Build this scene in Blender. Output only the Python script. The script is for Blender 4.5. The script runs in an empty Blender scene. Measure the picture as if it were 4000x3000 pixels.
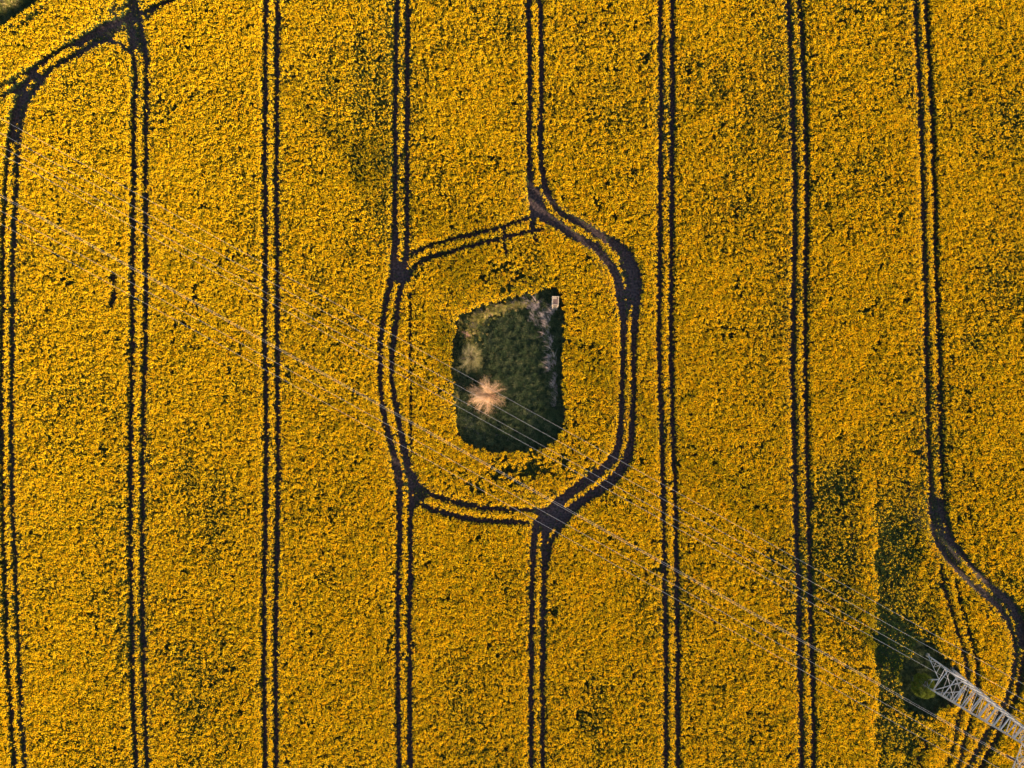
import bpy, math, random
import numpy as np
from mathutils import Vector, Matrix

random.seed(7)
rng = np.random.default_rng(11)
scene = bpy.context.scene
C = scene.collection

# ------------------------------------------------------------------ camera
CAM_H = 103.0
F = 2664.0                     # focal length in pixels of the 4000 px wide photograph
cam_d = bpy.data.cameras.new('camera')
cam = bpy.data.objects.new('camera', cam_d)
C.objects.link(cam)
cam.location = (0, 0, CAM_H)
cam.rotation_euler = (0, 0, 0)
cam_d.sensor_fit = 'HORIZONTAL'
cam_d.angle = 2 * math.atan(2000 / F)
cam_d.clip_start = 1.0
cam_d.clip_end = 6000
scene.camera = cam

# ------------------------------------------------------------------ light
SUN_EL = math.radians(11.0)
SUN_DX, SUN_DY = math.cos(math.radians(-42)), math.sin(math.radians(-42))   # towards the sun, on the map
world = bpy.data.worlds.new('World')
scene.world = world
world.use_nodes = True
wn = world.node_tree
wn.nodes.clear()
sky = wn.nodes.new('ShaderNodeTexSky')
sky.sky_type = 'NISHITA'
sky.sun_disc = False
sky.sun_elevation = SUN_EL
sky.sun_rotation = math.atan2(SUN_DX, SUN_DY)
bg = wn.nodes.new('ShaderNodeBackground')
bg.inputs['Strength'].default_value = 0.11
wo = wn.nodes.new('ShaderNodeOutputWorld')
wn.links.new(sky.outputs[0], bg.inputs[0])
wn.links.new(bg.outputs[0], wo.inputs[0])
sl = bpy.data.lights.new('sun', 'SUN')
sl.energy = 5.0
sl.angle = math.radians(0.6)
sl.color = (1.0, 0.76, 0.50)
so = bpy.data.objects.new('sun', sl)
C.objects.link(so)
sd = Vector((SUN_DX * math.cos(SUN_EL), SUN_DY * math.cos(SUN_EL), math.sin(SUN_EL)))
so.rotation_euler = sd.to_track_quat('Z', 'Y').to_euler()
so.location = (60, -60, 60)
scene.view_settings.view_transform = 'Standard'
scene.view_settings.look = 'None'
scene.view_settings.exposure = 1.95
scene.view_settings.gamma = 1.0
scene.cycles.max_bounces = 5
scene.cycles.diffuse_bounces = 3
scene.cycles.transmission_bounces = 3
scene.cycles.glossy_bounces = 1

# ------------------------------------------------------------------ helpers
def W(px, py, z=0.0):
    """where a thing seen at this spot of the survey picture stands, at height z"""
    k = (CAM_H - z) / F
    return ((px - 2000) * k, -(py - 1500) * k)

TOP = 1.2                      # height of the crop's top, where its edges are seen

def props(o, label=None, cat=None, group=None, kind=None):
    if label: o['label'] = label
    if cat: o['category'] = cat
    if group: o['group'] = group
    if kind: o['kind'] = kind
    return o

def empty(name, loc):
    o = bpy.data.objects.new(name, None)
    o.location = loc
    o.empty_display_size = 0.3
    C.objects.link(o)
    return o

def mesh_obj(name, v, f, mats, parent=None, mi=None, smooth=False, link=True):
    me = bpy.data.meshes.new(name)
    v = np.asarray(v, dtype=np.float64).reshape(-1, 3)
    if isinstance(f, np.ndarray):
        nf, k = f.shape
        me.vertices.add(len(v)); me.vertices.foreach_set('co', v.ravel())
        me.loops.add(nf * k); me.loops.foreach_set('vertex_index', f.astype(np.int32).ravel())
        me.polygons.add(nf)
        me.polygons.foreach_set('loop_start', np.arange(0, nf * k, k, dtype=np.int32))
        me.polygons.foreach_set('loop_total', np.full(nf, k, dtype=np.int32))
        me.update(calc_edges=True)
    else:
        me.from_pydata([tuple(p) for p in v], [], f)
    if not isinstance(mats, (list, tuple)): mats = [mats]
    for m in mats: me.materials.append(m)
    if mi is not None:
        me.polygons.foreach_set('material_index', np.asarray(mi, dtype=np.int32))
    if smooth:
        me.polygons.foreach_set('use_smooth', np.ones(len(me.polygons), dtype=bool))
    me.update()
    o = bpy.data.objects.new(name, me)
    if link: C.objects.link(o)
    if parent: o.parent = parent
    return o

class MB:
    def __init__(s): s.v = []; s.f = []
    def add(s, v, f):
        b = len(s.v); s.v += [tuple(p) for p in v]; s.f += [tuple(b + i for i in q) for q in f]
    def box(s, c, d, rz=0.0):
        cx, cy, cz = c; dx, dy, dz = d[0] / 2, d[1] / 2, d[2] / 2
        ca, sa = math.cos(rz), math.sin(rz)
        v = []
        for z in (-dz, dz):
            for x, y in ((-dx, -dy), (dx, -dy), (dx, dy), (-dx, dy)):
                v.append((cx + x * ca - y * sa, cy + x * sa + y * ca, cz + z))
        s.add(v, [(3, 2, 1, 0), (4, 5, 6, 7), (0, 1, 5, 4), (1, 2, 6, 5), (2, 3, 7, 6), (3, 0, 4, 7)])
    def tube(s, a, b, r0, r1=None, n=6, cap=True):
        r1 = r0 if r1 is None else r1
        a = Vector(a); b = Vector(b); d = (b - a)
        if d.length < 1e-6: return
        q = d.to_track_quat('Z', 'Y')
        v = []
        for p, r in ((a, r0), (b, r1)):
            for i in range(n):
                t = 2 * math.pi * i / n
                v.append(p + q @ Vector((math.cos(t) * r, math.sin(t) * r, 0)))
        f = [(i, (i + 1) % n, n + (i + 1) % n, n + i) for i in range(n)]
        if cap: f += [tuple(range(n - 1, -1, -1)), tuple(range(n, 2 * n))]
        s.add(v, f)
    def angle(s, a, b, w, t=None):
        """a steel angle bar from a to b, flange w, plate t"""
        a = Vector(a); b = Vector(b); d = b - a
        t = t or w * 0.16
        q = d.to_track_quat('Z', 'Y')
        prof = [(0, 0), (w, 0), (w, t), (t, t), (t, w), (0, w)]
        prof = [(x - w * .3, y - w * .3) for x, y in prof]
        v = [p + q @ Vector((x, y, 0)) for p in (a, b) for x, y in prof]
        n = 6
        f = [(i, (i + 1) % n, n + (i + 1) % n, n + i) for i in range(n)] + [tuple(range(n - 1, -1, -1)), tuple(range(n, 2 * n))]
        s.add(v, f)
    def build(s, name, mat, parent=None, smooth=False):
        return mesh_obj(name, s.v, s.f, mat, parent, smooth=smooth)

def mat_new(name):
    m = bpy.data.materials.new(name); m.use_nodes = True
    nt = m.node_tree; nt.nodes.clear()
    return m, nt, nt.nodes.new('ShaderNodeOutputMaterial')

def leafy(name, c0, c1, trans=0.35, rough=0.6, c2=None, by_island=False):
    """leaf or petal: diffuse with light passing through; tint differs plant by plant and leaf by leaf"""
    m, nt, out = mat_new(name)
    L = nt.links
    if by_island:
        g = nt.nodes.new('ShaderNodeNewGeometry'); src = g.outputs['Random Per Island']
    else:
        g = nt.nodes.new('ShaderNodeObjectInfo'); src = g.outputs['Random']
    r = nt.nodes.new('ShaderNodeValToRGB')
    r.color_ramp.elements[0].color = (*c0, 1); r.color_ramp.elements[1].color = (*c1, 1)
    if c2:
        e = r.color_ramp.elements.new(0.5); e.color = (*c2, 1)
    L.new(src, r.inputs[0])
    d = nt.nodes.new('ShaderNodeBsdfDiffuse'); t = nt.nodes.new('ShaderNodeBsdfTranslucent')
    mx = nt.nodes.new('ShaderNodeMixShader'); mx.inputs[0].default_value = trans
    L.new(r.outputs[0], d.inputs[0]); L.new(r.outputs[0], t.inputs[0])
    L.new(d.outputs[0], mx.inputs[1]); L.new(t.outputs[0], mx.inputs[2])
    L.new(mx.outputs[0], out.inputs[0])
    return m

def solid(name, c0, c1, scale=3.0, rough=0.7, metal=0.0, bump=0.0, detail=6, stretch=(1, 1, 1)):
    m, nt, out = mat_new(name); L = nt.links
    p = nt.nodes.new('ShaderNodeBsdfPrincipled')
    tc = nt.nodes.new('ShaderNodeTexCoord'); mp = nt.nodes.new('ShaderNodeMapping')
    mp.inputs['Scale'].default_value = stretch
    n = nt.nodes.new('ShaderNodeTexNoise'); n.inputs['Scale'].default_value = scale; n.inputs['Detail'].default_value = detail
    r = nt.nodes.new('ShaderNodeValToRGB')
    r.color_ramp.elements[0].position = 0.35; r.color_ramp.elements[1].position = 0.65
    r.color_ramp.elements[0].color = (*c0, 1); r.color_ramp.elements[1].color = (*c1, 1)
    L.new(tc.outputs['Object'], mp.inputs[0]); L.new(mp.outputs[0], n.inputs['Vector'])
    L.new(n.outputs[0], r.inputs[0]); L.new(r.outputs[0], p.inputs['Base Color'])
    p.inputs['Roughness'].default_value = rough; p.inputs['Metallic'].default_value = metal
    if bump:
        b = nt.nodes.new('ShaderNodeBump'); b.inputs['Strength'].default_value = 0.8; b.inputs['Distance'].default_value = bump
        L.new(n.outputs[0], b.inputs['Height']); L.new(b.outputs[0], p.inputs['Normal'])
    L.new(p.outputs[0], out.inputs[0])
    return m

M_petal = leafy('rape_petals', (0.86, 0.48, 0.006), (0.93, 0.65, 0.018), 0.28, c2=(0.86, 0.56, 0.008))
M_bud = leafy('rape_buds', (0.25, 0.26, 0.02), (0.36, 0.30, 0.02), 0.3)
M_leaf = leafy('rape_leaves', (0.035, 0.062, 0.020), (0.060, 0.085, 0.020), 0.25, c2=(0.045, 0.075, 0.028))
M_grass = leafy('meadow_grass', (0.022, 0.036, 0.018), (0.150, 0.150, 0.070), 0.25, c2=(0.060, 0.082, 0.036))
M_reed = leafy('dry_reed', (0.46, 0.34, 0.29), (0.60, 0.46, 0.36), 0.25, c2=(0.34, 0.26, 0.24))
M_soil = solid('soil', (0.018, 0.011, 0.012), (0.078, 0.046, 0.044), 3.0, 0.95, bump=0.12, detail=12)
M_meadow = solid('meadow_soil', (0.022, 0.034, 0.016), (0.045, 0.050, 0.030), 1.6, 0.95, bump=0.04)
M_steel = solid('galvanised_steel', (0.30, 0.29, 0.30), (0.44, 0.42, 0.42), 1.3, 0.75, 0.0)
M_wire = solid('aluminium_wire', (0.50, 0.47, 0.48), (0.60, 0.56, 0.55), 0.6, 0.6, 0.0)
M_concrete = solid('concrete', (0.25, 0.24, 0.22), (0.36, 0.34, 0.31), 5, 0.9)
M_glass = solid('insulator_glaze', (0.06, 0.04, 0.04), (0.10, 0.06, 0.05), 5, 0.25)
M_wood = solid('weathered_wood', (0.28, 0.21, 0.15), (0.44, 0.34, 0.25), 7, 0.8, stretch=(1, 6, 1))
M_wood_dark = solid('dark_boards', (0.12, 0.075, 0.06), (0.20, 0.12, 0.10), 7, 0.85, stretch=(6, 1, 1))  # darker brown wood for the floor and cross board

# ------------------------------------------------------------------ the survey: ruts, clearing, crop height
# each rut: (default width px, strength, [(x, y[, width])...]); strength 1 = bare soil, less = flattened regrowth
RUTS = [
 (15,1,[(100,331,22),(77,366,22),(59,413,22),(44,472,18),(36,555,16),(29,620),(22,700),(12,879),(10,1000),(5,1315),(3,1630),(8,1945),(10,2000),(15,2210),(26,2525),(42,2788),(55,3000),(62,3120)]),
 (15,1,[(437,142,24),(384,157,24),(331,192,20),(266,230,16),(201,266,18),(160,313,26),(124,360,24),(100,402,22),(83,449,20),(71,555,16),(63,686),(60,758),(55,879),(49,1000),(47,1315),(44,1630),(45,1945),(58,2210),(71,2504),(82,2788),(97,3000),(104,3120)]),
 (12,1,[(-100,400),(0,337),(65,301,12),(110,275,20),(142,260,20),(224,201,16),(307,154,18),(378,112,22),(449,77,26),(508,59,26)]),
 (12,1,[(-100,430),(0,381),(53,354,14),(89,322,24),(136,289,30)]),
 (30,.5,[(384,140),(450,110),(510,95)]),
 (30,.6,[(65,345),(95,370),(60,430)]),
 (20,.55,[(70,400),(55,470),(50,540)]),
 (22,.5,[(300,175),(360,140),(430,105)]),
 (34,.45,[(495,60),(515,110),(520,180)]),
 (36,.6,[(508,-80),(515,0),(525,60)]),
 (30,.45,[(470,100),(530,120),(548,190)]),
 (15,1,[(502,89,18),(514,165,18),(523,224,16),(529,295),(523,413),(520,555),(522,686),(516,1100),(515,1420),(509,1735),(507,2000),(512,2473),(518,2735),(531,3000),(536,3120)]),
 (15,1,[(525,-100),(531,0),(543,89,18),(558,165,18),(570,236,17),(572,325),(567,443),(570,555),(567,760),(569,1000),(567,1315),(559,1630),(554,1945),(554,2420),(562,2683),(573,3000),(578,3120)]),
 (16,1,[(530,70),(591,32),(667,0),(760,-50)]),
 (10,.6,[(470,30),(500,10),(520,-20)]),
 (9,.5,[(667,0),(620,25),(580,70)]),
 (10,.8,[(384,171),(425,159),(472,171),(502,201)]),
 (8,.9,[(449,18),(431,47)]),
 (20,1,[(-150,195),(0,90),(148,-8),(260,-90)]),
 (15,1,[(1038,-120),(1038,0),(1034,347),(1034,647),(1036,924),(1036,1097),(1033,1315),(1038,1525),(1038,1945),(1035,2000),(1031,2315),(1030,2630),(1035,3000),(1036,3120)]),
 (15,1,[(1083,-120),(1083,0),(1081,347),(1080,693),(1081,924),(1083,1000),(1082,1420),(1086,1840),(1082,2000),(1076,2420),(1076,2735),(1080,3000),(1081,3120)]),
 (15,1,[(1549,-120),(1549,0),(1544,347),(1543,693),(1541,866,18),(1543,950,26),(1539,1005,26),(1535,1060,26),(1530,1095,24),(1517,1137,18),(1501,1214,16),(1488,1306),(1485,1393),(1485,1476),(1488,1552),(1501,1629,18),(1517,1696,20),(1535,1768,24),(1552,1834,32),(1560,1911,22),(1559,2014,18),(1563,2110,18),(1555,2218),(1553,2551),(1557,3000),(1558,3120)]),
 (15,1,[(1592,-120),(1592,0),(1589,347),(1589,693),(1590,866),(1588,978,20),(1580,1060,26),(1567,1126,20),(1555,1178,18),(1545,1265,18),(1535,1342,18),(1529,1418),(1529,1490),(1537,1527),(1550,1604,17),(1565,1681,20),(1578,1757,24),(1593,1834,28),(1603,1885,22),(1604,1962,17),(1603,2039),(1603,2220),(1598,2441),(1600,2772),(1602,3000),(1603,3120)]),
 (50,1,[(1556,1045),(1562,1075)]),
 (11,.95,[(2095,842),(2014,868),(1962,886),(1885,904),(1809,922),(1737,942,9)]),
 (12,.6,[(1737,942),(1670,962),(1604,993)]),
 (11,.95,[(2120,897),(2080,903),(2029,911),(1942,934),(1891,945),(1809,968),(1757,986)]),
 (14,.6,[(1757,986),(1681,1003),(1629,1034),(1604,1060),(1592,1085,20)]),
 (18,.9,[(2083,903),(2080,855),(2090,830)]),
 (9,.95,[(1962,889),(1972,916),(1967,957),(1978,985)]),
 (8,.8,[(2088,925),(2094,945)]),
 (15,1,[(2064,-120),(2064,0),(2068,173),(2071,404),(2066,520),(2070,647),(2074,727,20),(2082,800,26),(2086,845,26)]),
 (15,1,[(2109,-120),(2109,0),(2115,173),(2115,404),(2111,578),(2119,670,18),(2128,725,24),(2136,752,24),(2177,819,18),(2234,855,22),(2295,886,26),(2352,922,32),(2403,952,38),(2449,998,44),(2478,1050,46),(2487,1111,40),(2486,1162,34),(2480,1239,26),(2477,1316,20),(2476,1418,16),(2477,1450),(2475,1552),(2469,1655,22),(2467,1732,26),(2449,1798,34),(2413,1855,36),(2362,1901,34),(2295,1942,32),(2229,1993,38),(2183,2039,50)]),
 (36,1,[(2093,745,30),(2101,804,50),(2126,845,42),(2177,875,36),(2218,906,28),(2280,937,28),(2331,968,28),(2372,1019,28),(2403,1060,28),(2418,1111,32),(2426,1162,34),(2436,1239,26),(2436,1316,20),(2434,1393,16),(2433,1495,15),(2431,1552,16),(2426,1655,20),(2418,1732,26),(2403,1783,30),(2372,1819,30),(2321,1860,34),(2259,1901,34),(2203,1947,36),(2157,1988,40)]),
 (24,.8,[(2425,1020,10),(2450,1070,26),(2458,1120,30),(2460,1170,24),(2458,1200,10)]),
 (60,1,[(2130,2010,60),(2140,2040,64),(2190,2005,46)]),
 (12,.95,[(2110,1994),(2039,1990),(1962,1990),(1885,1985,15),(1819,1970,20),(1757,1955,18)]),
 (18,.75,[(1757,1955),(1696,1937),(1655,1911),(1624,1885),(1610,1850)]),
 (14,.95,[(2060,2042,12),(1988,2039),(1885,2034),(1809,2024,18),(1757,2008,18),(1706,1996,16),(1655,1978,14)]),
 (40,.6,[(1625,1900),(1640,1940),(1625,1960)]),
 (15,1,[(2100,2040,30),(2090,2070,26),(2085,2116,24),(2082,2193,18),(2077,2331),(2075,2662),(2075,3000),(2075,3120)]),
 (15,1,[(2140,2050,34),(2130,2090,24),(2126,2150,20),(2125,2193),(2122,2441),(2119,2662),(2120,3000),(2120,3120)]),
 (14,.8,[(2195,2050),(2157,2106),(2142,2167),(2131,2218)]),
 (15,1,[(2578,-120),(2578,0),(2582,189),(2582,504),(2580,757),(2577,1100),(2574,1352),(2583,1604),(2592,1983),(2597,2298),(2602,2496),(2602,3120)]),
 (15,1,[(2626,-120),(2626,0),(2628,252),(2627,567),(2624,883),(2622,1198),(2623,1478),(2631,1730),(2640,1983),(2646,2298),(2648,2496),(2649,3120)]),
 (17,1,[(3072,-120),(3080,0),(3090,189),(3100,441),(3106,757),(3104,1009),(3101,1198),(3097,1478),(3106,1793),(3114,2109),(3124,2300),(3128,2668),(3133,3000),(3134,3120)]),
 (15,1,[(3117,-120),(3125,0),(3136,189),(3147,441),(3154,757),(3150,1009),(3147,1198),(3148,1478),(3154,1793),(3163,2109),(3168,2300),(3174,2631),(3179,2815),(3180,3120)]),
 (15,1,[(3572,-120),(3578,0),(3585,189),(3598,441),(3606,757),(3614,1009),(3619,1198),(3623,1478),(3629,1730),(3638,1900),(3642,2009,20),(3656,2093,22),(3694,2169,20),(3753,2236,18),(3803,2287,18),(3862,2329,22),(3913,2379,24),(3946,2438,20),(3966,2505,18),(3973,2561,18),(3959,2643,18),(3935,2724,18),(3913,2778,18),(3870,2843,18),(3832,2914,18),(3783,2995,18),(3740,3090)]),
 (15,1,[(3612,-120),(3619,0),(3628,189),(3642,441),(3652,757),(3657,1009),(3664,1198),(3674,1478),(3679,1730),(3683,1900),(3690,2009,20),(3715,2102,22),(3761,2169,16),(3820,2236,16),(3879,2295,18),(3938,2337,22),(3978,2387,22),(4000,2446,22),(4005,2561,20),(3989,2659,20),(3973,2724,20),(3940,2789,20),(3908,2860,20),(3870,2925,20),(3837,2995,20),(3790,3100)]),
 (30,.55,[(3662,1960),(3675,2080),(3705,2140),(3740,2190)]),
 (20,.5,[(3890,2320),(3940,2370),(3975,2430),(3988,2520)]),
 (10,.95,[(3673,2211,7),(3690,2295),(3715,2379),(3740,2471),(3761,2530),(3778,2597,13),(3782,2639,13),(3778,2690),(3756,2767),(3734,2860),(3718,2935),(3702,2990)]),
 (10,.95,[(3732,2261,7),(3745,2329),(3770,2413),(3791,2488),(3812,2564),(3820,2639,12),(3818,2690,13),(3800,2790,13),(3775,2870,13),(3757,2945,13),(3745,3010)]),
 (2,.6,[(1603,1140),(1602,1300),(1604,1450),(1605,1600),(1606,1780)]),
 (26,.9,[(446,1072,14),(440,1090,26),(448,1100,10)]),(22,.9,[(445,1135,12),(441,1160,24),(430,1200,10)]),
 (8,.9,[(3618,2895),(3622,2925)]),(9,.8,[(3600,3000),(3590,2960)]),
 (12,.7,[(3175,1985),(3160,1900)]),
]
def ring_from(ox, oy, s, pts): return [(ox + x / s, oy + y / s) for x, y in pts]
HOLE = ring_from(1700, 1050, 2.073, [(180,385),(290,330),(400,290),(500,265),(600,240),(700,208),(800,188),(880,160),(930,140),(990,160),(1025,190),(1035,260),(1045,400),(1045,600),(1040,800),(1042,1000),(1045,1250),(1035,1300),(990,1390),(900,1440),(800,1470),(620,1488),(500,1495),(430,1475),(330,1450),(250,1420),(200,1370),(170,1250),(145,1100),(140,900),(135,750),(145,620),(165,500),(172,440)])
FOOT = ring_from(3300, 2100, 1.843, [(545,730),(610,770),(650,790),(760,890),(830,950),(845,1010),(860,1050),(830,1120),(780,1190),(740,1220),(660,1255),(610,1310),(520,1300),(470,1240),(420,1150),(405,1060),(415,960),(460,870),(510,800)])
CORNER = [(-400,-400),(-400,350),(-150,183),(0,78),(148,-20),(300,-125),(500,-400)]

# raster in photo pixels (at crop-top height), one cell = 4 px (15 cm)
X0, Y0, CELL = -340, -320, 3.0
NX, NY = int(4680 / CELL), int(3640 / CELL)
gx = X0 + (np.arange(NX) + .5) * CELL
gy = Y0 + (np.arange(NY) + .5) * CELL
SOFT = np.full((NY, NX), 99.0)      # px outside the nearest rut edge (negative inside)
STR = np.zeros((NY, NX))
def draw_rut(w0, s, pts):
    pts = [(p[0], p[1], p[2] if len(p) > 2 else w0) for p in pts]
    for (xa, ya, wa), (xb, yb, wb) in zip(pts[:-1], pts[1:]):
        m = max(wa, wb) / 2 + 24
        i0, i1 = np.searchsorted(gx, [min(xa, xb) - m, max(xa, xb) + m])
        j0, j1 = np.searchsorted(gy, [min(ya, yb) - m, max(ya, yb) + m])
        if i0 >= i1 or j0 >= j1: continue
        gX, gY = np.meshgrid(gx[i0:i1], gy[j0:j1])
        dx, dy = xb - xa, yb - ya
        L2 = dx * dx + dy * dy + 1e-9
        t = np.clip(((gX - xa) * dx + (gY - ya) * dy) / L2, 0, 1)
        d = np.hypot(gX - xa - t * dx, gY - ya - t * dy) - (wa + t * (wb - wa)) / 2
        sub = SOFT[j0:j1, i0:i1]; st = STR[j0:j1, i0:i1]
        inside = d < 0
        st[inside] = np.maximum(st[inside], s)
        np.minimum(sub, d, out=sub)
for w0, s, pts in RUTS: draw_rut(w0, s, pts)

def poly_mask(px, py, ring):
    ins = np.zeros(px.shape, bool)
    n = len(ring)
    for i in range(n):
        x1, y1 = ring[i]; x2, y2 = ring[(i + 1) % n]
        if y1 == y2: continue
        c = ((y1 > py) != (y2 > py)) & (px < (x2 - x1) * (py - y1) / (y2 - y1) + x1)
        ins ^= c
    return ins

def vnoise(px, py, size, seed, ax=1.0, ay=1.0):
    """smooth value noise over the map, feature size in px"""
    r = np.random.default_rng(seed)
    n = 512
    g = r.random((n, n))
    x = (px / (size * ax)) % n; y = (py / (size * ay)) % n
    x0 = np.floor(x).astype(int); y0 = np.floor(y).astype(int)
    fx = x - x0; fy = y - y0
    fx = fx * fx * (3 - 2 * fx); fy = fy * fy * (3 - 2 * fy)
    x0 %= n; y0 %= n; x1 = (x0 + 1) % n; y1 = (y0 + 1) % n
    return (g[y0, x0] * (1 - fx) * (1 - fy) + g[y0, x1] * fx * (1 - fy) + g[y1, x0] * (1 - fx) * fy + g[y1, x1] * fx * fy)

def blob(px, py, cx, cy, rx, ry, rot=0.0):
    c, s = math.cos(rot), math.sin(rot)
    u = ((px - cx) * c + (py - cy) * s) / rx; v = (-(px - cx) * s + (py - cy) * c) / ry
    return np.exp(-(u * u + v * v))

# ------------------------------------------------------------------ plants of the crop
def quads(cen, nrm, sx, sy, r):
    """flat leaves: centres, normals, half sizes -> verts, faces"""
    n = len(cen)
    nrm = nrm / (np.linalg.norm(nrm, axis=1, keepdims=True) + 1e-9)
    a = r.normal(size=(n, 3)); t = np.cross(nrm, a); t /= np.linalg.norm(t, axis=1, keepdims=True) + 1e-9
    b = np.cross(nrm, t)
    sx = np.broadcast_to(sx, (n,))[:, None]; sy = np.broadcast_to(sy, (n,))[:, None]
    v = np.stack([cen - t * sx, cen - b * sy * .8, cen + t * sx, cen + b * sy * .8], 1).reshape(-1, 3)
    f = np.arange(4 * n).reshape(n, 4)
    return v, f

def merge(parts):
    vs, fs, ms = [], [], []; off = 0
    for v, f, m in parts:
        vs.append(v); fs.append(f + off); ms.append(np.full(len(f), m)); off += len(v)
    return np.concatenate(vs), np.concatenate(fs), np.concatenate(ms)

def rape_clump(name, heads, buds, leaves, seed, h=1.3, rad=0.19):
    r = np.random.default_rng(seed)
    parts = []
    for kind, n in (('f', heads), ('b', buds)):
        if not n: continue
        ang = r.random(n) * 2 * math.pi; rr = rad * np.sqrt(r.random(n))
        hz = h - r.random(n) ** 1.5 * 0.30
        hc = np.stack([rr * np.cos(ang), rr * np.sin(ang), hz], 1)
        k = 7 if kind == 'f' else 3
        c = np.repeat(hc, k, 0)
        o = r.normal(size=(n * k, 3)); o /= np.linalg.norm(o, axis=1, keepdims=True)
        o[:, 2] = np.abs(o[:, 2]) * 1.0 - .35
        R = 0.048 if kind == 'f' else 0.035
        v, f = quads(c + o * R, o + r.normal(size=o.shape) * .45, 0.040 if kind == 'f' else .03, 0.034 if kind == 'f' else .02, r)
        parts.append((v, f, 1 if kind == 'f' else 2))
        # stem under each head
        st = np.stack([hc[:, 0], hc[:, 1], hz - .22], 1)
        v, f = quads(st, np.stack([np.cos(ang), np.sin(ang), ang * 0], 1), .012, .26, r)
        parts.append((v, f, 0))
    n = leaves
    ang = r.random(n) * 2 * math.pi; rr = rad * 1.1 * np.sqrt(r.random(n))
    z = h * (0.18 + 0.70 * r.random(n) ** .7)
    c = np.stack([rr * np.cos(ang), rr * np.sin(ang), z], 1)
    nn = r.normal(size=(n, 3)); nn[:, 2] = np.abs(nn[:, 2]) + .5
    v, f = quads(c, nn, 0.075, 0.045, r)
    parts.append((v, f, 0))
    v, f, m = merge(parts)
    return mesh_obj(name, v, f, [M_leaf, M_petal, M_bud], mi=m, link=False)

def variants(colname, objs):
    col = bpy.data.collections.new(colname)
    for o in objs: col.objects.link(o)
    return col

def scatter(name, pts, scl, rot, idx, col):
    """one uncountable mass of plants: a cloud of points, each carrying one plant of the collection"""
    me = bpy.data.meshes.new(name)
    me.vertices.add(len(pts)); me.vertices.foreach_set('co', pts.astype(np.float32).ravel())
    a = me.attributes.new('scl', 'FLOAT_VECTOR', 'POINT'); a.data.foreach_set('vector', scl.astype(np.float32).ravel())
    a = me.attributes.new('rot', 'FLOAT_VECTOR', 'POINT'); a.data.foreach_set('vector', rot.astype(np.float32).ravel())
    a = me.attributes.new('idx', 'INT', 'POINT'); a.data.foreach_set('value', idx.astype(np.int32))
    me.update()
    o = bpy.data.objects.new(name, me); C.objects.link(o)
    ng = bpy.data.node_groups.new(name + '_nodes', 'GeometryNodeTree')
    ng.interface.new_socket('Geometry', in_out='INPUT', socket_type='NodeSocketGeometry')
    ng.interface.new_socket('Geometry', in_out='OUTPUT', socket_type='NodeSocketGeometry')
    N = ng.nodes; L = ng.links
    gi = N.new('NodeGroupInput'); go = N.new('NodeGroupOutput')
    ci = N.new('GeometryNodeCollectionInfo'); ci.inputs['Collection'].default_value = col
    ci.inputs['Separate Children'].default_value = True; ci.inputs['Reset Children'].default_value = True
    ip = N.new('GeometryNodeInstanceOnPoints'); ip.inputs['Pick Instance'].default_value = True
    def attr(nm, ty):
        n = N.new('GeometryNodeInputNamedAttribute'); n.data_type = ty; n.inputs['Name'].default_value = nm; return n.outputs['Attribute']
    er = N.new('FunctionNodeEulerToRotation')
    L.new(attr('rot', 'FLOAT_VECTOR'), er.inputs[0])
    L.new(gi.outputs[0], ip.inputs['Points']); L.new(ci.outputs[0], ip.inputs['Instance'])
    L.new(attr('scl', 'FLOAT_VECTOR'), ip.inputs['Scale']); L.new(er.outputs[0], ip.inputs['Rotation'])
    L.new(attr('idx', 'INT'), ip.inputs['Instance Index'])
    L.new(ip.outputs[0], go.inputs[0])
    md = o.modifiers.new('plants', 'NODES'); md.node_group = ng
    return o

crop_col = variants('rape_plants', [
    rape_clump('plant_a', 8, 1, 15, 1), rape_clump('plant_b', 7, 1, 15, 2), rape_clump('plant_c', 6, 2, 16, 3), rape_clump('plant_d', 9, 1, 14, 4),
    rape_clump('plant_e', 4, 4, 18, 5, 1.24), rape_clump('plant_f', 3, 5, 20, 6, 1.22), rape_clump('plant_g', 4, 3, 18, 7, 1.25),
    rape_clump('plant_h', 1, 4, 22, 8, 1.12), rape_clump('plant_i', 0, 4, 22, 9, 1.1),
    rape_clump('plant_j', 0, 1, 20, 10, 0.9), rape_clump('plant_k', 0, 1, 20, 12, 0.85)])

SP = 0.25                     # m between plants
k_top = (CAM_H - TOP) / F
nx, ny = int(4640 * k_top / SP), int(3600 * k_top / SP)
ii, jj = np.meshgrid(np.arange(nx), np.arange(ny))
jit = rng.random((2, ny, nx))
wx = ((ii + jit[0]) * SP - 4640 * k_top / 2).ravel()
wy = ((jj + jit[1]) * SP - 3600 * k_top / 2).ravel()
px = 2000 + wx / k_top; py = 1500 - wy / k_top
ci = np.clip(((px - X0) / CELL).astype(int), 0, NX - 1); cj = np.clip(((py - Y0) / CELL).astype(int), 0, NY - 1)
d = SOFT[cj, ci]; s = STR[cj, ci]
hole = poly_mask(px + (vnoise(px, py, 14, 31) - .5) * 16, py + (vnoise(px, py, 14, 32) - .5) * 16, HOLE)
foot = poly_mask(px + (vnoise(px, py, 16, 33) - .5) * 22, py + (vnoise(px, py, 16, 34) - .5) * 22, FOOT)
corner = poly_mask(px + (vnoise(px, py, 20, 35) - .5) * 16, py, CORNER)

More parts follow.
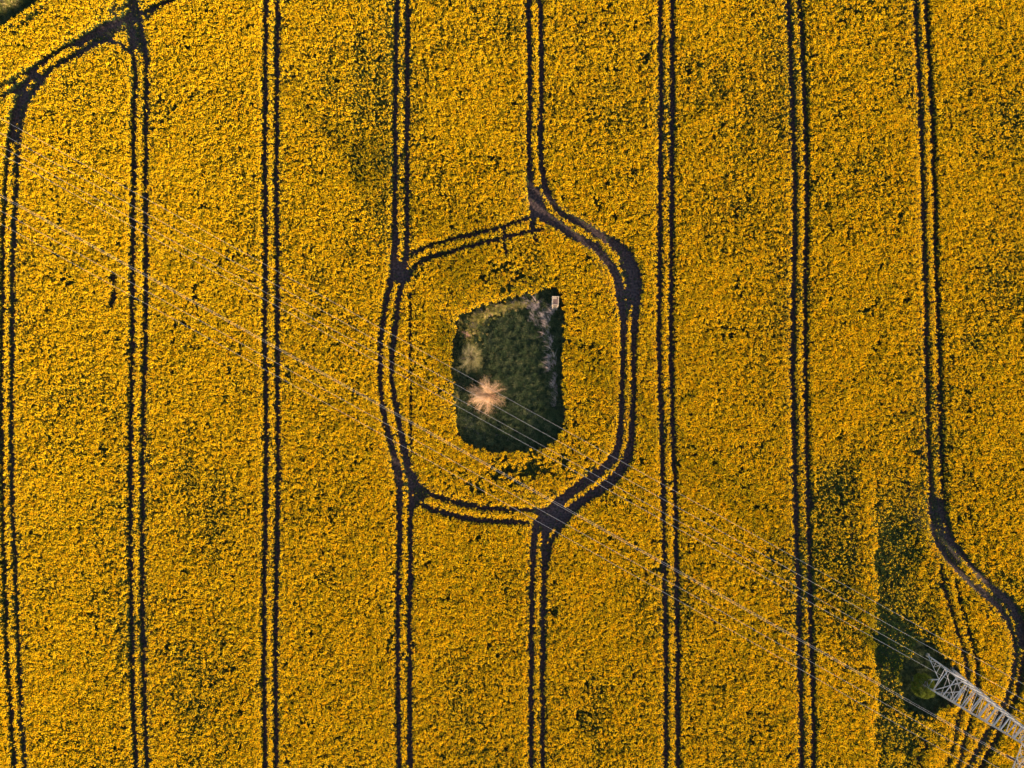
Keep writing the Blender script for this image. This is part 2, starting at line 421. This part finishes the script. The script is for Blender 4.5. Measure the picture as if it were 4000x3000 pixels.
# bloom: 0 = all green, 1 = full flower
b = 0.56 + 0.46 * (vnoise(px, py, 260, 41, 1, 1.5) - .5) + 0.30 * (vnoise(px, py, 90, 42) - .5) + 0.26 * (vnoise(px, py, 34, 43) - .5) + 0.22 * (vnoise(px, py, 40, 44, .35, 12) - .5)
b += 0.20 * (vnoise(px, py, 10, 45) - .5)
b += .10 * blob(px, py, 1950, 1500, 1100, 1100)
b -= .30 * blob(px, py, 1450, 500, 160, 420) + .22 * blob(px, py, 1800, 130, 300, 160) + .22 * blob(px, py, 3000, 250, 160, 330)
b -= .42 * blob(px, py, 3260, 1960, 90, 330, .25) + .30 * blob(px, py, 3330, 2300, 90, 300, .1) + .28 * blob(px, py, 3000, 1500, 120, 200)
b -= .14 * blob(px, py, 3850, 1350, 260, 900) + .10 * blob(px, py, 2560, 2950, 500, 160) + .16 * blob(px, py, 350, 2500, 350, 500)
b -= .15 * blob(px, py, 850, 1500, 260, 420) + .12 * blob(px, py, 1000, 2400, 260, 420)
b -= .30 * blob(px, py, 2110, 1040, 26, 120, -.25)
b += .20 * blob(px, py, 2250, 1500, 400, 700) + .30 * blob(px, py, 3395, 2500, 34, 560) + .25 * blob(px, py, 3915, 2560, 45, 240, .3)  # narrow strips: sunlight on right-facing crop edges painted as extra bloom
b += .25 * blob(px, py, 1960, 1140, 170, 45, -.25) + .15 * blob(px, py, 640, 1500, 60, 1200)  # crop edge above the island: its sunlight painted as extra bloom
dark = ((px > 3415 + (vnoise(px, py, 30, 46) - .5) * 26 + rng.random(px.shape) * 12) & (py > 1750)).astype(float)
dark *= np.clip((py - 1750) / 350, 0, 1) * np.clip(1 - (px - 3470) / 230 + (vnoise(px, py, 70, 47) - .5) * .8, 0, 1)
b -= .66 * dark
b -= .4 * blob(px, py, 3560, 2560, 130, 220, -.5)
b += .30 * blob(px, py, 3700, 2960, 90, 90)
# sparse spots
sparse = vnoise(px, py, 9, 51) * .6 + vnoise(px, py, 45, 52) * .4
thin = .15 + .26 * blob(px, py, 2040, 1830, 260, 70) + .10 * blob(px, py, 2000, 1900, 200, 70) + .22 * blob(px, py, 1950, 1090, 150, 70, -.3) + .10 * blob(px, py, 2280, 1350, 60, 220) + .09 * blob(px, py, 3520, 2400, 110, 500) + .16 * blob(px, py, 1900, 1930, 120, 40, .2)
gap = sparse < thin + .02
small = sparse < thin + .09

u = rng.random(px.shape); u2 = rng.random(px.shape)
hgt = .86 + .12 * vnoise(px, py, 120, 61) + .12 * vnoise(px, py, 18, 62) + .20 * u
hgt *= 1 - .26 * dark
edge_n = (vnoise(px, py, 9, 63) - .5) * 5 - 1.9
inside = (d + edge_n) < 0
near = ((d + edge_n) < 5.5) & ~inside
idx = np.where(u2 < .93, rng.integers(0, 4, px.shape), 4)
lev = b + (u - .5) * .62
idx = np.where(lev > .48, rng.integers(0, 4, px.shape), idx)
idx = np.where((lev <= .50) & (lev > .14), rng.integers(4, 7, px.shape), idx)
idx = np.where(lev <= .14, rng.integers(7, 9, px.shape), idx)
idx = np.where(lev <= -.14, rng.integers(9, 11, px.shape), idx)
hgt = np.where(lev < .14, hgt * .90, hgt)
keep = ~(hole | foot | corner)
# gaps and small plants
idx = np.where(small, rng.integers(7, 11, px.shape), idx)
hgt = np.where(gap, .50, np.where(small, hgt * .80, hgt))
# ruts
strength = np.where(inside & (s <= 0), .9, s)
bare = inside & (u < np.clip(strength * 1.45 - .48, 0, .955))
keep &= ~bare
weed = inside & ~bare
hgt = np.where(weed, .32 + .60 * u2 * (1 - strength * .7), hgt)
idx = np.where(weed, np.where(rng.random(px.shape) < .22 * (1.2 - strength), 5, 10), idx)
hgt = np.where(near, hgt * (.80 + .2 * u2), hgt)
idx = np.where(near & (rng.random(px.shape) < .25), 8, idx)
# flattened green regrowth in the headland near the corner
strip = blob(px, py, 130, 60, 90, 20, -.58)
idx = np.where(rng.random(px.shape) < strip, 8, idx)
n_k = int(keep.sum())
P = np.stack([wx[keep], wy[keep], np.zeros(n_k)], 1)
hs = hgt[keep]; ws = (.95 + .25 * rng.random(n_k)) * np.where(weed[keep], .7, np.where(near[keep], .8, 1.0))
S = np.stack([ws, ws, hs], 1)
R = np.stack([(rng.random(n_k) - .5) * .16, (rng.random(n_k) - .5) * .16, rng.random(n_k) * 2 * math.pi], 1)
crop = scatter('rapeseed_crop', P, S, R, idx[keep], crop_col)
props(crop, 'flowering yellow rapeseed crop filling the field between the tractor ruts', 'crop', kind='stuff')

# ------------------------------------------------------------------ ground
def sheet(name, ring, z, mat, zt=0.0):
    v = [(*W(x, y, zt), z) for x, y in ring]
    return mesh_obj(name, v, [tuple(range(len(v)))[::-1]], mat)
gr = mesh_obj('ground', [(-2500, -2500, 0), (2500, -2500, 0), (2500, 2500, 0), (-2500, 2500, 0)], [(0, 1, 2, 3)], M_soil)
props(gr, 'dark bare soil of the field, seen in the tractor ruts', 'ground', kind='structure')
mo = sheet('meadow', HOLE, .004, M_meadow, TOP); props(mo, 'dark green uncropped island in the middle of the field', 'meadow', kind='structure')
mo = sheet('pylon_clearing', FOOT, .004, M_meadow, TOP); props(mo, 'dark uncropped patch around the pylon feet', 'clearing', kind='structure')
mo = sheet('grass_verge', CORNER, .004, M_meadow, TOP); props(mo, 'grass verge beyond the field edge in the upper left corner', 'verge', kind='structure')

def grass_tuft(name, n, h, rad, w, lean, seed, mat, ldir=None):
    r = np.random.default_rng(seed)
    ang = r.random(n) * 2 * math.pi; rr = rad * np.sqrt(r.random(n))
    base = np.stack([rr * np.cos(ang), rr * np.sin(ang), ang * 0], 1)
    a2 = r.random(n) * 2 * math.pi if ldir is None else ldir + r.normal(size=n) * .5
    hh = h * (.6 + .4 * r.random(n)); ln = lean * (.5 + r.random(n))
    tip = base + np.stack([np.cos(a2) * ln, np.sin(a2) * ln, hh], 1)
    midp = base + np.stack([np.cos(a2) * ln * .3, np.sin(a2) * ln * .3, hh * .62], 1)
    side = np.stack([-np.sin(a2), np.cos(a2), a2 * 0], 1) * w
    v = np.stack([base - side, base + side, midp + side, midp - side, midp + side * .01 + side, tip + side * .2, tip - side * .2, midp - side], 1).reshape(-1, 3)
    f = (np.arange(n)[:, None, None] * 8 + np.array([[0, 1, 2, 3], [7, 4, 5, 6]])[None]).reshape(-1, 4)
    return mesh_obj(name, v, f, [mat], link=False)

grass_col = variants('grass_tufts', [grass_tuft('tuft_a', 34, .30, .17, .016, .16, 1, M_grass), grass_tuft('tuft_b', 30, .44, .15, .017, .2, 2, M_grass),
                                     grass_tuft('tuft_c', 26, .24, .18, .022, .14, 3, M_grass), grass_tuft('tuft_d', 20, .55, .14, .014, .28, 4, M_grass)])
def fill(ringfn, box, sp, seed, zt=TOP):
    r = np.random.default_rng(seed)
    k = (CAM_H - zt) / F
    n = int((box[2] - box[0]) * (box[3] - box[1]) * k * k / sp / sp)
    x = box[0] + r.random(n) * (box[2] - box[0]); y = box[1] + r.random(n) * (box[3] - box[1])
    m = ringfn(x, y); x, y = x[m], y[m]
    X, Y = W(x, y, zt)
    return x, y, X, Y, r
gp, gs, grr, gi_ = [], [], [], []
for ring, box, sp in ((HOLE, (1740, 1100, 2230, 1800), .20), (FOOT, (3500, 2450, 3800, 2850), .24), (CORNER, (-340, -320, 480, 350), .22)):
    x, y, X, Y, r = fill(lambda a, c: poly_mask(a, c, ring), box, sp, 5)
    n = len(x)
    sc = .55 + .5 * vnoise(x, y, 14, 71) + .6 * r.random(n)
    gp.append(np.stack([X, Y, X * 0], 1)); gs.append(np.stack([sc, sc, sc * (.6 + .8 * vnoise(x, y, 22, 72))], 1))
    grr.append(np.stack([X * 0, X * 0, r.random(n) * 6.28], 1)); gi_.append(r.integers(0, 4, n))
g = scatter('grass', np.concatenate(gp), np.concatenate(gs), np.concatenate(grr), np.concatenate(gi_), grass_col)
props(g, 'short dark green grass in the island, at the pylon foot and on the corner verge', 'grass', kind='stuff')

# dry reeds: leaning pale blades along the island's rim
LD = math.radians(150)
reed_col = variants('reed_tufts', [grass_tuft('reed_a', 16, .75, .26, .016, .75, 11, M_reed, LD), grass_tuft('reed_b', 12, .95, .22, .015, .95, 12, M_reed, LD), grass_tuft('reed_c', 14, .5, .25, .013, .4, 13, M_reed)])
REEDS = [  # centre px, radii px, tilt, how many, height
 (1850,1285,26,50,.35,12,.7),(1880,1240,30,22,-.5,12,.7),(1935,1212,45,16,-.3,16,.8),(2000,1196,40,16,-.1,14,.8),(2060,1190,40,16,0,20,.95),(2095,1205,18,18,0,10,1.0),
 (2088,1245,20,30,-.5,12,1.0),(2128,1250,16,34,-.5,14,1.0),(2155,1218,26,18,.2,12,1.0),(2142,1300,18,38,-.2,14,1.0),(2155,1345,12,30,0,8,.9),
 (2152,1425,18,40,0,30,.95),(2168,1510,14,50,0,28,.9),(2172,1575,12,34,0,8,.7),(2045,1280,30,14,.5,10,.6),
 (1830,1655,26,34,.4,70,.58),(1862,1690,36,18,.3,60,.55),(2090,1625,40,16,.3,70,.55),(2068,1660,18,30,0,30,.5),(1945,1715,80,34,0,60,.45),(1790,1520,12,30,0,20,.5),(1790,1440,14,20,0,26,.6),(1960,1705,40,16,.3,30,.3)]
rx, ry, rs, ri = [], [], [], []
for cx, cy, ax, ay, tl, n, hh in REEDS:
    a = rng.normal(size=(2, n)) * .5
    c_, s_ = math.cos(tl), math.sin(tl)
    rx.append(cx + a[0] * ax * c_ - a[1] * ay * s_); ry.append(cy + a[0] * ax * s_ + a[1] * ay * c_)
    rs.append(hh * (.6 + .5 * rng.random(n))); ri.append(rng.integers(0, 2, n) if hh > .6 else np.full(n, 2))
rx, ry, rs, ri = map(np.concatenate, (rx, ry, rs, ri))
m = poly_mask(rx, ry, HOLE); rx, ry, rs, ri = rx[m], ry[m], rs[m], ri[m]
X, Y = W(rx, ry, .5)
rd = scatter('dry_reeds', np.stack([X, Y, X * 0], 1), np.stack([rs, rs, rs], 1), np.stack([X * 0, X * 0, rng.normal(size=len(X)) * .35], 1), ri, reed_col)
props(rd, 'pale dry reeds and dead weeds leaning round the rim of the green island', 'reeds', kind='stuff')

# leafy tall weeds on the sunny arc and the left rim
M_weed = leafy('tall_weeds', (0.42, 0.34, 0.07), (0.62, 0.44, 0.17), 0.3, c2=(0.20, 0.20, 0.04))
def weed_clump(name, n, h, rad, seed, mat=M_weed):
    r = np.random.default_rng(seed)
    a = r.random(n) * 6.283; rr = rad * np.sqrt(r.random(n)); z = h * (.3 + .7 * r.random(n))
    v, f = quads(np.stack([rr * np.cos(a), rr * np.sin(a), z], 1), r.normal(size=(n, 3)) + [0, 0, .4], .045, .022, r)
    return mesh_obj(name, v, f, [mat], link=False)
weed_col = variants('weed_plants', [weed_clump('weed_a', 60, .8, .22, 21), weed_clump('weed_b', 50, .65, .26, 22), weed_clump('weed_c', 44, .95, .18, 23)])
WEEDS = [(1835,1300,44,64,.3,230,.9),(1875,1240,55,30,-.5,220,1.0),(1945,1208,60,22,-.3,230,1.05),(2015,1192,55,18,-.1,130,1.0),(40,20,60,40,-.5,260,1.3),(2060,1180,30,14,0,30,.8),  # corner clump is added, tall and golden, to brighten the shaded verge like sunlit grass
         (1800,1270,22,60,.1,60,.6),(1795,1400,16,60,0,60,.6),(1785,1450,14,26,0,40,.8),(1783,1550,10,30,0,16,.9),(1900,1340,60,60,0,50,.5),(1960,1400,60,40,0,24,.5)]
wxs, wys, wss = [], [], []
for cx, cy, ax, ay, tl, n, hh in WEEDS:
    a = rng.normal(size=(2, n)) * .5; c_, s_ = math.cos(tl), math.sin(tl)
    wxs.append(cx + a[0] * ax * c_ - a[1] * ay * s_); wys.append(cy + a[0] * ax * s_ + a[1] * ay * c_); wss.append(hh * (.6 + .5 * rng.random(n)))
wxs, wys, wss = map(np.concatenate, (wxs, wys, wss))
m = poly_mask(wxs, wys, HOLE) | poly_mask(wxs, wys + 12, CORNER); wxs, wys, wss = wxs[m], wys[m], wss[m]
X, Y = W(wxs, wys, .5)
wd = scatter('tall_weeds', np.stack([X, Y, X * 0], 1), np.stack([wss, wss, wss], 1), np.stack([X * 0, X * 0, rng.random(len(X)) * 6.28], 1), rng.integers(0, 3, len(X)), weed_col)
props(wd, 'golden green tall weeds in an arc along the upper left rim of the island', 'weeds', kind='stuff')

# ------------------------------------------------------------------ shrubs and tree
def grow(mb, leaf_pts, a, d, length, r, depth, rnd, spread, kids, up):
    """a tapered branch of three bends, then its side twigs"""
    segs = 3; p = Vector(a); d = Vector(d).normalized()
    for i in range(segs):
        q = p + d * length / segs
        r1 = r * (1 - .22 * (i + 1))
        mb.tube(p, q, r * (1 - .22 * i), r1, 3 if depth < 2 else 5, cap=False)
        if depth > 0:
            for _ in range(kids):
                dd = (d + Vector((rnd.gauss(0, spread), rnd.gauss(0, spread), rnd.gauss(0, spread) + up))).normalized()
                grow(mb, leaf_pts, p.lerp(q, rnd.random()), dd, length * rnd.uniform(.38, .6), r1 * .5, depth - 1, rnd, spread, kids, up)
        else:
            leaf_pts.append(q.copy())
        p = q
        d = (d + Vector((rnd.gauss(0, .14), rnd.gauss(0, .14), rnd.gauss(0, .08) + up * .4))).normalized()

def twiggy(name, loc, R, H, stems, bark, twigm, leafm, seed, leaf_size, kids=2, n_leaf=1, stem_r=.035, spread=.5, z0=.15):
    rnd = random.Random(seed); r = np.random.default_rng(seed)
    root = empty(name, (loc[0], loc[1], 0))
    st = MB(); tw = MB(); lp = []
    for i in range(stems):
        az = 2 * math.pi * (i + rnd.uniform(-.4, .4)) / stems * 1.0 * (1 if i % 2 else 1)
        az = rnd.random() * 2 * math.pi if i % 3 == 0 else az
        tilt = rnd.uniform(.25, 1.0)
        d = Vector((math.cos(az) * tilt, math.sin(az) * tilt, .42 + .5 * (1 - tilt)))
        dn = d.normalized()
        L = min(R / max(.05, math.hypot(dn.x, dn.y)), H / max(.1, dn.z)) * rnd.uniform(.72, .92)
        p = Vector((rnd.gauss(0, .07), rnd.gauss(0, .07), z0))
        prev = p.copy(); n = 6
        for k in range(n):
            q = prev + dn * L / n
            rr0 = stem_r * (1 - .13 * k); rr1 = stem_r * (1 - .13 * (k + 1))
            st.tube(prev, q, rr0, rr1, 5, cap=False)
            for _ in range(kids if k else 0):
                dd = (dn + Vector((rnd.gauss(0, spread), rnd.gauss(0, spread), rnd.gauss(0, spread) * .6 + .1))).normalized()
                grow(tw, lp, prev.lerp(q, rnd.random()), dd, L * rnd.uniform(.16, .32), rr1 * .36, 1, rnd, spread, 1, .04)
            prev = q
            dn = (dn + Vector((rnd.gauss(0, .1), rnd.gauss(0, .1), rnd.gauss(0, .05)))).normalized()
    st.tube((0, 0, 0), (0, 0, z0 + .12), stem_r * 4.2, stem_r * 3.2, 8)
    st.build('stem', bark, root); tw.build('twigs', twigm, root)
    if leafm:
        c = np.array([tuple(p) for p in lp]); c = np.repeat(c, n_leaf, 0) + r.normal(size=(len(c) * n_leaf, 3)) * .07
        v, f = quads(c, r.normal(size=c.shape) + [0, 0, .3], leaf_size, leaf_size * .5, r)
        mesh_obj('foliage', v, f, leafm, root)
    return root
M_bark = solid('pale_bark', (0.42, 0.29, 0.21), (0.58, 0.42, 0.31), 12, .8)
M_twig = solid('pale_twigs', (0.52, 0.34, 0.22), (0.66, 0.46, 0.30), 8, .8)
M_darktwig = solid('grey_twigs', (0.24, 0.18, 0.12), (0.34, 0.26, 0.17), 8, .8)
M_catkin = leafy('willow_buds', (0.56, 0.34, 0.16), (0.70, 0.44, 0.24), .3, by_island=True)
M_greyleaf = leafy('young_leaves', (0.17, 0.16, 0.06), (0.30, 0.25, 0.11), .3, by_island=True)
M_darkbark = solid('dark_bark', (0.10, 0.07, 0.055), (0.17, 0.12, 0.09), 12, .85)
x, y = W(1904, 1541, 1.6)
t = twiggy('willow_bush', (x, y), 3.0, 3.4, 64, M_bark, M_twig, M_catkin, 5, .034, kids=5, n_leaf=1, stem_r=.030, spread=.42)
props(t, 'bare spreading bush with pale pinkish branches and orange buds under the power lines', 'bush')
x, y = W(1840, 1395, 1.3)
t = twiggy('leafing_bush', (x, y), 1.65, 2.9, 44, M_bark, M_darktwig, M_greyleaf, 9, .036, kids=3, n_leaf=3, stem_r=.022, spread=.5)
t.scale = (1.0, 1.35, 1.0)
props(t, 'smaller grey green bush just coming into leaf at the left rim of the island', 'bush')
x, y = W(1820, 1308, .6)
M_pinkleaf = leafy('reddish_sprigs', (0.50, 0.25, 0.22), (0.60, 0.34, 0.26), .3, by_island=True)
t = twiggy('reddish_shrub', (x, y), .55, 1.1, 12, M_bark, M_twig, M_pinkleaf, 12, .03, kids=1, n_leaf=2, stem_r=.012)
props(t, 'very small pinkish red shrub above the leafing bush', 'shrub')

# dense green tree at the pylon's foot
x, y = W(3606, 2679, 2.2)
root = empty('dense_tree', (x, y, 0))
props(root, 'dense rounded green tree growing at the foot of the pylon', 'tree')
tk = MB(); rnd = random.Random(3)
tk.tube((0, 0, 0), (.03, .02, 1.3), .13, .09, 8); tk.tube((.03, .02, 1.3), (0, 0, 3.0), .09, .03, 6)
for i in range(14):
    a = i * 2.4; z = .7 + i * .15
    tk.tube((0, 0, z), (math.cos(a) * 1.15, math.sin(a) * 1.35, z + .7), .045, .012, 5)
tk.build('trunk', M_darkbark, root)
r = np.random.default_rng(17)
lobes = []
for i in range(52):
    a = r.random() * 6.283; ph = math.acos(r.uniform(-.35, 1))
    lobes.append((1.72 * math.sin(ph) * math.cos(a) * r.uniform(.55, 1), 1.72 * math.sin(ph) * math.sin(a) * r.uniform(.55, 1), 2.0 + 1.55 * math.cos(ph), r.uniform(.26, .52)))
cs, ns = [], []
for (a, b_, c_, R_) in lobes:
    n = 420
    o = r.normal(size=(n, 3)); o /= np.linalg.norm(o, axis=1, keepdims=True)
    rad = R_ * (.55 + .5 * r.random(n) ** .5)[:, None]
    cs.append(np.array([a, b_, c_]) + o * rad); ns.append(o + r.normal(size=o.shape) * .6)
M_treeleaf = leafy('tree_leaves', (0.050, 0.075, 0.014), (0.150, 0.150, 0.022), .3, c2=(0.08, 0.105, 0.018), by_island=True)
v, f = quads(np.concatenate(cs), np.concatenate(ns), .055, .034, r)
mesh_obj('crown', v, f, M_treeleaf, root)

# low dark scrub in the pylon clearing
scrub_mat = leafy('scrub_leaves', (0.03, 0.045, 0.02), (0.06, 0.07, 0.03), .2)
scrub_col = variants('scrub_plants', [weed_clump('scrub_a', 70, .6, .3, 31, scrub_mat), weed_clump('scrub_b', 60, .4, .3, 32, scrub_mat)])
x, y, X, Y, r = fill(lambda a, c: poly_mask(a, c, FOOT), (3500, 2450, 3800, 2850), .36, 8)
n = len(x); sc = .5 + .7 * r.random(n)
sb = scatter('scrub', np.stack([X, Y, X * 0], 1), np.stack([sc, sc, sc], 1), np.stack([X * 0, X * 0, r.random(n) * 6.28], 1), r.integers(0, 2, n), scrub_col)
props(sb, 'low dark scrub covering the clearing around the pylon feet', 'scrub', kind='stuff')

# ------------------------------------------------------------------ pylon and wires
U = Vector((math.cos(math.radians(-28.9)), math.sin(math.radians(-28.9)), 0))     # along the line, towards lower right
V = Vector((-U.y, U.x, 0)) * -1                                                   # across it, towards lower left
def img2w(rx_, ry_, z=0): k = (CAM_H - z) / F; return Vector((rx_ * k, -ry_ * k, z))
PB = img2w(1641, 1130)
root = empty('lattice_pylon', (PB.x, PB.y, 0))
props(root, 'tall grey steel lattice pylon rising out of the lower right corner', 'pylon')
HT, W0 = 27.0, 4.2
def wid(z): return W0 - (W0 - 1.55) * z / 19.2 if z < 19.2 else 1.55 - .75 * (z - 19.2) / (HT - 19.2)
def corner_pt(i, z):
    sx, sy = ((-1, -1), (-1, 1), (1, 1), (1, -1))[i]
    return U * (sx * wid(z) / 2) + V * (sy * wid(z) / 2) + Vector((0, 0, z))
for i in range(4):
    mb = MB()
    zs = [.1, 4.8, 9.6, 14.4, 19.2, 23.5, HT]
    for z0, z1 in zip(zs[:-1], zs[1:]):
        w = .15 if z0 < 10 else .12 if z0 < 19 else .10
        mb.angle(corner_pt(i, z0), corner_pt(i, z1), w, .03)
        c = corner_pt(i, z1); mb.box((c.x, c.y, c.z), (.16, .16, .34), math.radians(-28.9))
    mb.build('leg', M_steel, root)
    fb = MB(); c = corner_pt(i, .1); fb.tube((c.x, c.y, 0), (c.x, c.y, .35), .38, .30, 12); fb.build('footing', M_concrete, root)
for i in range(4):
    j = (i + 1) % 4; mb = MB()
    off = .0 if i % 2 == 0 else .35
    # the big lower panel: K brace with a waist beam and its small redundant bars
    waist = 4.2 + (0.5 if i % 2 else 0)
    a0, b0 = corner_pt(i, .3), corner_pt(j, .3); a1, b1 = corner_pt(i, waist), corner_pt(j, waist)
    mid = (a1 + b1) / 2
    mb.angle(a1, b1, .10); mb.angle(a0, mid, .11); mb.angle(b0, mid, .11)
    for t_ in (.25, .5, .75):
        ka, kb = a0.lerp(mid, t_), b0.lerp(mid, t_)
        mb.angle(corner_pt(i, .3 + (waist - .3) * t_), ka, .06); mb.angle(corner_pt(j, .3 + (waist - .3) * t_), kb, .06)
        if t_ < .75:
            mb.angle(corner_pt(i, .3 + (waist - .3) * (t_ + .25)), ka, .06); mb.angle(corner_pt(j, .3 + (waist - .3) * (t_ + .25)), kb, .06)
    z = waist; flip = 1 if i >= 2 else 0; first = flip
    while z < 19.0:
        p = max(.55, wid(z) * .27)
        A, B = (i, j) if flip else (j, i)
        mb.angle(corner_pt(A, z), corner_pt(B, min(z + p * .62, 19.2)), .09 if flip == first else .055)
        z += p
        flip = 1 - flip
    z = 19.2; 
    while z < HT - .6:
        p = .8
        A, B = (i, j) if flip else (j, i)
        mb.angle(corner_pt(A, z), corner_pt(B, min(z + p, HT)), .07)
        z += p; flip = 1 - flip
    mb.build('bracing', M_steel, root)
mb = MB(); mb.angle(corner_pt(0, 4.2), corner_pt(2, 4.2), .08); mb.angle(corner_pt(1, 4.2), corner_pt(3, 4.2), .08); mb.build('waist_frame', M_steel, root)
pk = MB()
for i in range(4): pk.angle(corner_pt(i, HT), Vector((0, 0, HT + 1.6)), .07)
pk.build('peak', M_steel, root)
def arm(z, half, depth=1.3):
    for sgn in (-1, 1):
        mb = MB(); tip = V * (sgn * half) + Vector((0, 0, z))
        w = wid(z) / 2
        lo = [U * (e * w) + V * (sgn * w) + Vector((0, 0, z)) for e in (-1, 1)]
        up = [U * (e * wid(z + depth) / 2) + V * (sgn * wid(z + depth) / 2) + Vector((0, 0, z + depth)) for e in (-1, 1)]
        tips = [tip + U * (e * .12) for e in (-1, 1)]
        for e in (0, 1):
            mb.angle(lo[e], tips[e], .12); mb.angle(up[e], tips[e], .09)
        n = 6
        for k in range(n):
            t0, t1 = k / n, (k + 1) / n
            a, b_ = lo[0].lerp(tips[0], t0), lo[1].lerp(tips[1], t1)
            a2, b2 = lo[0].lerp(tips[0], t1), lo[1].lerp(tips[1], t0)
            mb.angle(a, b_, .06); mb.angle(b2, a2, .06)
            for e in (0, 1):
                mb.angle(lo[e].lerp(tips[e], t0), up[e].lerp(tips[e], t1), .055)
                mb.angle(up[e].lerp(tips[e], t1), lo[e].lerp(tips[e], t1), .055)
        mb.build('crossarm', M_steel, root)
arm(19.6, 6.2); arm(23.4, 4.4, 1.1)
SPAN, SAG = 240.0, 5.2
# perpendicular place of each wire as read at mid picture, height at the arm
pc = PB.x * -V.x * -1 + PB.y * V.y if False else PB.dot(V)
WIRES = [(57, 18.5, 'first wire of the power line counted from the upper right'),
         (107, 22.8, 'second wire from the upper right, crossing the middle of the bare pinkish bush'),
         (151, 18.5, 'third wire from the upper right, passing over the lower edge of the bare pinkish bush'),
         (178, 22.8, 'fourth wire from the upper right, passing just below the bare pinkish bush'),
         (316, 18.5, 'upper wire of the close pair crossing below the green island'),
         (324, 22.8, 'lower wire of the close pair crossing below the green island'),
         (373, 22.8, 'second wire from the lower left side of the power line'),
         (415, 18.5, 'lowest wire of the power line, nearest the lower left')]
TIN = 1.75
for perp, za, lab in WIRES:
    s_mid = 72.0
    hm = za - 4 * SAG * (s_mid / SPAN) * (1 - s_mid / SPAN)
    p = perp * (CAM_H - hm) / F                        # distance across, from the point under the camera
    uc = PB.dot(U)
    zarm = 19.6 if za < 20 else 23.4
    def pt(s_, z): return U * (uc - s_) + V * p + Vector((0, 0, z))
    w = MB(); prev = None
    n = 90
    for k in range(n + 1):
        s_ = TIN + (SPAN - TIN) * k / n
        q = pt(s_, zarm + .02 - 4 * SAG * (s_ / SPAN) * (1 - s_ / SPAN))
        if prev is not None: w.tube(prev, q, .008, .008, 6, cap=False)
        prev = q
    q0 = pt(TIN, zarm - .02 - 4 * SAG * (TIN / SPAN) * (1 - TIN / SPAN)); q1 = pt(-TIN, q0.z)
    # slack jumper round the arm, then the next span
    jp = [q0, pt(TIN * .5, zarm - .9), pt(0, zarm - 1.15), pt(-TIN * .5, zarm - .9), q1]
    for a, b_ in zip(jp[:-1], jp[1:]): w.tube(a, b_, .02, .02, 5)
    prev = None
    for k in range(31):
        s_ = TIN + 88 * k / 30
        q = pt(-s_, zarm - 4 * SAG * (s_ / SPAN) * (1 - s_ / SPAN))
        if prev is not None: w.tube(prev, q, .008, .008, 6, cap=False)
        prev = q
    wo_ = w.build('power_line_wire', M_wire)
    props(wo_, lab, 'wire', 'wires of the overhead power line')
    for sg in (1, -1):
        ins = MB()
        a = pt(.2 * sg, zarm); b_ = pt(TIN * sg, q0.z)
        ins.tube(a, b_, .02, .02, 6)
        for k in range(12):
            c0 = a.lerp(b_, .1 + k * .07); c1 = a.lerp(b_, .13 + k * .07)
            ins.tube(c0, c1, .13, .06, 10)
        io = ins.build('insulator', M_glass, root)
        for vv in io.data.vertices: vv.co -= Vector((PB.x, PB.y, 0))
        io.location = (0, 0, 0)

# ------------------------------------------------------------------ hunting stand
x, y = W(2169, 1176, 1.9)
root = empty('hunting_stand', (x, y, 0))
root.rotation_euler.z = math.radians(-2)
props(root, 'small open wooden hunting stand in the top right corner of the island', 'hunting stand')
hw, hl, HTOP = .42, .60, 2.35
for sx in (-1, 1):
    for sy in (-1, 1):
        mb = MB(); mb.tube((sx * (hw + .10), sy * (hl + .06), 0), (sx * hw, sy * hl, HTOP), .06, .05, 10); mb.build('post', M_wood, root)
for sx in (-1, 1):
    mb = MB(); mb.tube((sx * (hw + .05), -hl, .3), (sx * (hw + .02), hl, 1.6), .035, .03, 8); mb.build('brace', M_wood, root)
for sx in (-1, 1):
    mb = MB(); mb.tube((sx * hw, -hl - .1, HTOP), (sx * hw, hl + .1, HTOP + .01), .055, .05, 10); mb.build('handrail', M_wood, root)
    mb = MB(); mb.tube((sx * (hw + .035), -hl, 1.85), (sx * (hw + .035), hl, 1.86), .035, .035, 8); mb.build('side_rail', M_wood, root)
mb = MB(); mb.tube((-hw - .1, hl, HTOP + .07), (hw + .1, hl, HTOP + .07), .055, .055, 10); mb.build('back_rail', M_wood, root)
mb = MB(); mb.tube((-hw - .06, -hl, HTOP + .06), (hw + .06, -hl, HTOP + .06), .045, .045, 10); mb.build('front_rail', M_wood, root)
fl = MB()
for k in range(7): fl.box((0, -hl + .10 + k * .165, 1.30), (2 * hw + .04, .135, .035), random.uniform(-.01, .01))
fl.build('floor', M_wood_dark, root)
mb = MB(); mb.box((-.10, hl - .17, 1.95), (2 * hw - .22, .24, .04)); mb.build('seat', M_wood, root)
mb = MB(); mb.box((0, -.02, 1.72), (2 * hw, .09, .05)); mb.build('cross_board', M_wood_dark, root)
ld = MB()
for sx in (-1, 1): ld.tube((sx * .32, -hl - .75, 0), (sx * .32, -hl - .04, 1.65), .04, .035, 8)
for k in range(6):
    t_ = .12 + k * .16; ld.tube((-.4, -hl - .75 + .71 * t_, 1.65 * t_ + .03), (.4, -hl - .75 + .71 * t_, 1.65 * t_ + .03), .03, .03, 8)
ld.build('ladder', M_wood, root)
print('plants', n_k)
